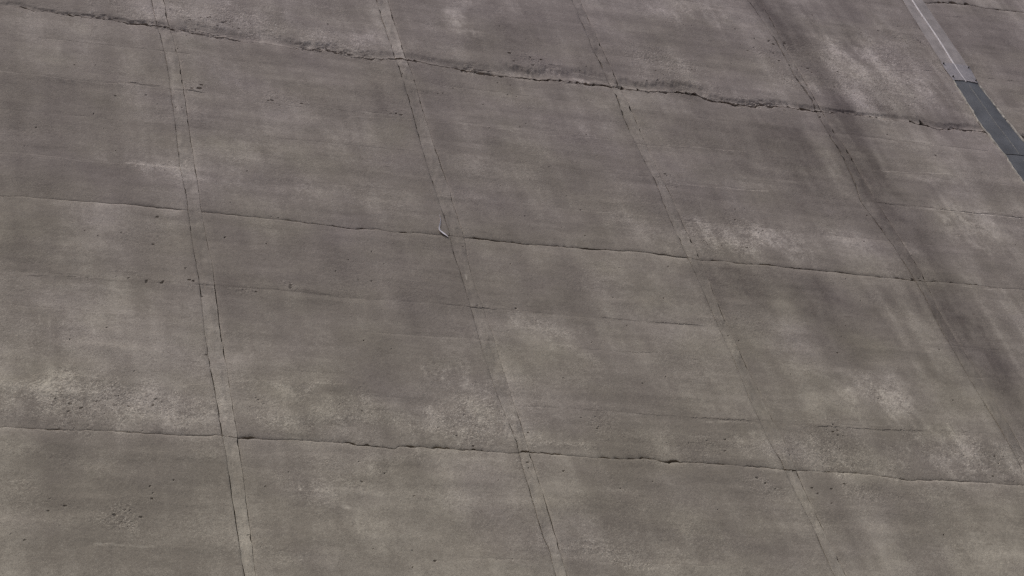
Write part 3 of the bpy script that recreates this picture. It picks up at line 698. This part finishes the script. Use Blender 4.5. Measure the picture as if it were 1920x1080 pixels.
FINE_X, FINE_Z = 0.037, 0.040
rows = [(-1, 0), (0, 1), (1, 2), (2, 3), (3, 4), (4, 5)]
cols = [(None, 0), (0, 1), (1, 2), (2, 3), (3, 4), (4, 5), (5, 6), (6, None)]
prng = np.random.RandomState(11)
LIFT_TONE = [0.0, -0.02, -0.03, 0.0, 0.10, 0.05]        # tone offset per lift, lighter in the lower lifts
def edge(k, side, z):
    if k is None: return None
    return strip_x(k, side, z)
def fine_span(xa, xb, za, zb):
    gx, gz = np.meshgrid(np.linspace(xa, xb, 60), np.linspace(za, zb, 60)); ok = in_frame(gx, gz)
    if not ok.any(): return None
    px, pz = (xb-xa)/59, (zb-za)/59
    return gx[ok].min()-px, gx[ok].max()+px, gz[ok].min()-pz, gz[ok].max()+pz
def mean_z(k):
    return {-1: TOPZ, 4: LOWZ, 5: BASEZ}.get(k, float(np.median(JZ[k][1])) if 0 <= k <= 3 else 0)
def face_arrays(left, right, top, bot, fx, fz, pad=0.0):
    zt, zb = mean_z(top), mean_z(bot)
    zm = 0.5*(zt+zb); xl = float(left(np.array([zm]))[0]); xr = float(right(np.array([zm]))[0])
    sp = fine_span(xl-1, xr+1, zb-1, zt+1)
    if sp: xs = axis(xl, xr, sp[0], sp[1], fx); zs = axis(zb, zt, sp[2], sp[3], fz)
    else: xs = axis(xl, xr, 1, 0, fx); zs = axis(zb, zt, 1, 0, fz)
    u = (xs-xl)/(xr-xl); v = (zs-zb)/(zt-zb)
    U, V = np.meshgrid(u, v)
    Z0 = zb+(zt-zb)*V
    lz = left(zs)[:, None]; rz = right(zs)[:, None]
    X = lz+(rz-lz)*U
    B = joint_z(bot, X)+(opening(bot, X) if 0 <= bot <= 3 else 0.012); T = joint_z(top, X)
    Z = B+(T-B)*V
    return X, Z, B, T, sp is not None
def chips(X, Z, B, T, Lx, Rx):
    """broken edges: the arris along each joint is worn back"""
    db, dt = Z-B, T-Z
    wb = 0.05+0.10*np.clip(vnoise(X*1.1, X*0, 340)+0.3, 0, 1); wt = 0.05+0.12*np.clip(vnoise(X*1.3, X*0, 341)+0.2, 0, 1)
    h = -wb*0.14*np.exp(-db/(wb*0.5))-wt*0.22*np.exp(-dt/(wt*0.6))
    h -= 0.022*np.exp(-db/0.45)+0.016*np.exp(-dt/0.35)       # upper block tucks under, lower block slopes back
    for d, sd in ((X-Lx, 342), (Rx-X, 343)):
        w = 0.02+0.05*np.clip(vnoise(Z*1.3, Z*0, sd)+0.1, 0, 1)
        h -= w*0.5*np.exp(-d/(w+0.01))
    return h
def to_attr(tone, warm, rough):
    return np.clip(0.5+0.5*tone, 0, 1), np.clip(0.5+0.3*warm, 0, 1), np.clip(rough, 0, 1)

for ri, (top, bot) in enumerate(rows):
    for ci, (a, b) in enumerate(cols):
        left = (lambda z, a=a: strip_x(a, 1, z)) if a is not None else (lambda z: np.full_like(z, -20.0, dtype=float))
        right = (lambda z, b=b: strip_x(b, 0, z)) if b is not None else (lambda z: np.full_like(z, 60.0, dtype=float))
        X, Z, B, T, fine = face_arrays(left, right, top, bot, FINE_X, FINE_Z)
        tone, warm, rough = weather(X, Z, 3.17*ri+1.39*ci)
        tone = tone+0.05*prng.randn()+LIFT_TONE[ri]
        H = relief(X, Z, rough)+chips(X, Z, B, T, left(Z[:, 0])[:, None], right(Z[:, 0])[:, None])+0.012*prng.randn()
        if not fine: H = np.clip(H, -0.1, 0.1)
        if (ri, ci) == (2, 2): SNAG = (X, Z, H)
        link('concrete_block', grid_mesh('concrete_block', X, -H, Z, to_attr(tone, warm, rough)), M_CONC, dam)
# mortar strips over the upright joints, one length per lift
STRIP_TONE = {(1, 4): .26, (1, 3): .10, (2, 2): .10, (2, 3): .08, (3, 4): .18, (3, 2): .12, (4, 1): -.05, (4, 2): -.28, (4, 3): -.22, (3, 3): -.05}
for k in range(7):
    for ri, (top, bot) in enumerate(rows):
        def gap(z, sd):
            g = 0.007+(0.042 if k < 3 else 0.060)*np.clip(vnoise(z*0.75, z*0+k*2.0+sd, 350)*0.8+vnoise(z*3.2, z*0+sd, 351)*0.9+0.15, 0, 1)
            fade = smooth(-0.35, 0.25, vnoise(z*0.16, z*0+k*1.7+sd, 353)+(0.35 if k < 3 else 0.05)-(0.25 if (k, ri) in ((3, 3), (4, 3), (1, 2)) else 0))
            return 0.003 if k == 5 else 0.003+g*((0.4 if ri >= 3 else 0.7)+0.6*fade)*(0.8 if ri >= 3 else 1.0)
        left = lambda z: strip_x(k, 0, z)+gap(z, 0.37); right = lambda z: strip_x(k, 1, z)-gap(z, 5.61)
        X, Z, B, T, fine = face_arrays(left, right, top, bot, 0.04, FINE_Z)
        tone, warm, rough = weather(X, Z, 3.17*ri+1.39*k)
        tone = tone+LIFT_TONE[ri]+STRIP_TONE.get((k, ri), 0.03)*0.6+0.06*sfbm(X*4, Z*0.8, 360, 2)+0.07*fbm(X*0.3, Z*0.5, 361, 3)
        H = relief(X, Z, rough*0.7)+0.012*fbm(X*3, Z*1.2, 365, 3)-0.004
        if k == 5: H = np.minimum(H, 0.0)-0.05
        link('joint_strip', grid_mesh('joint_strip', X, -H, Z, to_attr(tone, warm, rough)), M_MORT, dam)

# ------------------------------------------------------------------ cover sheet over the joint on the right
K = 5
def sx(f, z):                                  # fraction f across that strip at height z
    z = np.array([float(z)]); a = strip_x(K, 0, z)[0]; b = strip_x(K, 1, z)[0]; return float(a+(b-a)*f)
def band(name, f0, f1, z0, z1, y0, bulge, mat, parent, n=24, m=8, thick=0.02, lo=0.0, curve=0.0):
    """a gently domed band that follows the strip, with real thickness"""
    vs, fs = [], []
    for i in range(n+1):
        z = z0+(z1-z0)*i/n
        for j in range(m+1):
            f = f0+(f1-f0)*j/m; q = 2*j/m-1
            zz = z-(curve*(q*q) if i == n else 0)
            vs.append((sx(f, zz), y0-bulge*(1-q*q)-0.004*math.sin(z*3.1+j), zz))
    w = m+1; off = len(vs)
    vs += [(x, y+thick, z) for x, y, z in vs]
    for i in range(n):
        for j in range(m):
            a = i*w+j; fs.append((a, a+1, a+w+1, a+w)); fs.append((a+off, a+w+off, a+w+1+off, a+1+off))
    ring = [j for j in range(w)]+[i*w+m for i in range(1, n+1)]+[n*w+j for j in range(m-1, -1, -1)]+[i*w for i in range(n-1, 0, -1)]
    for a, b in zip(ring, ring[1:]+ring[:1]): fs.append((a, a+off, b+off, b))
    return link(name, poly_mesh(name, vs, fs), mat, parent)
def tube(name, pts, r, mat, parent, seg=6):
    vs, fs = [], []
    P_ = [Vector(p) for p in pts]
    for i, p in enumerate(P_):
        d = (P_[min(i+1, len(P_)-1)]-P_[max(i-1, 0)]).normalized(); a = d.orthogonal().normalized(); b = d.cross(a)
        rr = r[i] if isinstance(r, (list, tuple)) else r
        for k_ in range(seg):
            t = 2*math.pi*k_/seg; vs.append(tuple(p+a*rr*math.cos(t)+b*rr*math.sin(t)))
    for i in range(len(P_)-1):
        for k_ in range(seg):
            a = i*seg+k_; b = i*seg+(k_+1) % seg; fs.append((a, b, b+seg, a+seg))
    fs.append(tuple(range(seg-1, -1, -1))); fs.append(tuple(len(vs)-seg+k_ for k_ in range(seg)))
    return link(name, poly_mesh(name, vs, fs), mat, parent)
ZC = 0.5*(75.43+76.34)        # top of the clamp
ZD = 0.5*(74.36+74.53)        # top of the dark sheet
ZE = 68.26                             # lap between the two dark sheets
up_s = band('pale_cover_sheet', -0.02, 1.01, ZC-.2, 93.5, -0.012, 0.03, M_PALE, dam, 40); up_s['label'] = 'pale faded upper cover sheet'
pts = [(sx(0.36+0.10*(93.0-z)/(93.0-ZD)+0.015*math.sin(z*1.3), z)  , -0.065, z) for z in np.linspace(93.0, ZD-.1, 50)]
bead = tube('white_bead', pts, 0.042, M_BEAD, up_s)
d1 = band('dark_cover_sheet', -0.02, 1.0, ZE+.02, ZD+.1, -0.03, 0.035, M_SHEET, dam, 40, curve=0.12); d1['label'] = 'dark grey cover sheet over the joint'
tube('seam', [(sx(0.5, z), -0.072, z) for z in np.linspace(ZD-.4, ZE+.1, 30)], 0.022, M_SEAM, d1, 5)
d2 = band('dark_cover_sheet', -0.02, 1.0, 40.0, ZE-.02, -0.02, 0.035, M_SHEET, dam, 80); d2['label'] = 'lower dark grey cover sheet'
tube('seam', [(sx(0.5, z), -0.062, z) for z in np.linspace(ZE-.4, 40.2, 40)], 0.018, M_SEAM, d2, 5)
cl = band('clamp_plate', -0.06, 1.04, ZD-.02, ZC+.06, -0.06, 0.035, M_CLAMP, dam, 8)
for f, z in ((0.0, ZC-.05), (0.97, ZC-.12), (0.03, ZD+.25), (0.98, ZD+.15)):
    x = sx(f, z); me = bpy.data.meshes.new('bolt')
    vs = [(x+0.038*math.cos(t), y, z+0.038*math.sin(t)) for y in (-0.13, -0.05) for t in [i*math.pi/3 for i in range(6)]]
    link('bolt', poly_mesh('bolt', vs, [(5, 4, 3, 2, 1, 0), (6, 7, 8, 9, 10, 11)]+[(i, (i+1) % 6, (i+1) % 6+6, i+6) for i in range(6)]), M_BOLT, cl)
for side, f in (('a', -0.05), ('b', 1.04)):
    er = np.random.RandomState(3 if side == 'a' else 4)
    pts = [(sx(f, z)+0.02*er.randn(), -0.02, z) for z in np.linspace(ZD, 41.0, 160)]
    tube('mortar_fillet', pts, [0.035+0.03*er.rand() for _ in pts], M_EDGE, dam, 6)

# ------------------------------------------------------------------ white strip snagged on the wall
P1 = [(9.58, 59.15), (9.56, 58.84), (9.49, 58.57), (9.40, 58.32), (9.38, 58.13), (9.46, 58.01), (9.55, 57.92), (9.66, 57.81)]
vs, fs = [], []
wid = [0.010, 0.016, 0.020, 0.026, 0.042, 0.054, 0.056, 0.025]
yy = []
for (x, z), lift in zip(P1, (0.02, 0.03, 0.035, 0.04, 0.04, 0.04, 0.035, 0.025)):
    near = (np.abs(SNAG[0]-x) < 0.10) & (np.abs(SNAG[1]-z) < 0.12); yy.append(-float(SNAG[2][near].max() if near.any() else 0.0)-lift)
for i, (x, z) in enumerate(P1):
    a = P1[max(i-1, 0)]; b = P1[min(i+1, len(P1)-1)]; d = math.hypot(b[0]-a[0], b[1]-a[1]); nx, nz = -(b[1]-a[1])/d, (b[0]-a[0])/d
    for s_, dy in ((-1, -0.015), (1, 0.01)):
        vs.append((x+nx*wid[i]*s_, yy[i]+dy, z+nz*wid[i]*s_))
off = len(vs); vs += [(x, y+0.012, z) for x, y, z in vs]
for i in range(len(P1)-1):
    a = 2*i; fs += [(a, a+1, a+3, a+2), (a+off, a+2+off, a+3+off, a+1+off), (a, a+2, a+2+off, a+off), (a+1, a+1+off, a+3+off, a+3)]
fs += [(0, off, off+1, 1), (off-2, off-1, 2*off-1, 2*off-2)]
rib = link('white_plastic_strip', poly_mesh('white_plastic_strip', vs, fs), M_WHITE)
rib['label'] = 'thin curled white strip snagged where two joints cross on the dam face'; rib['category'] = 'strip'
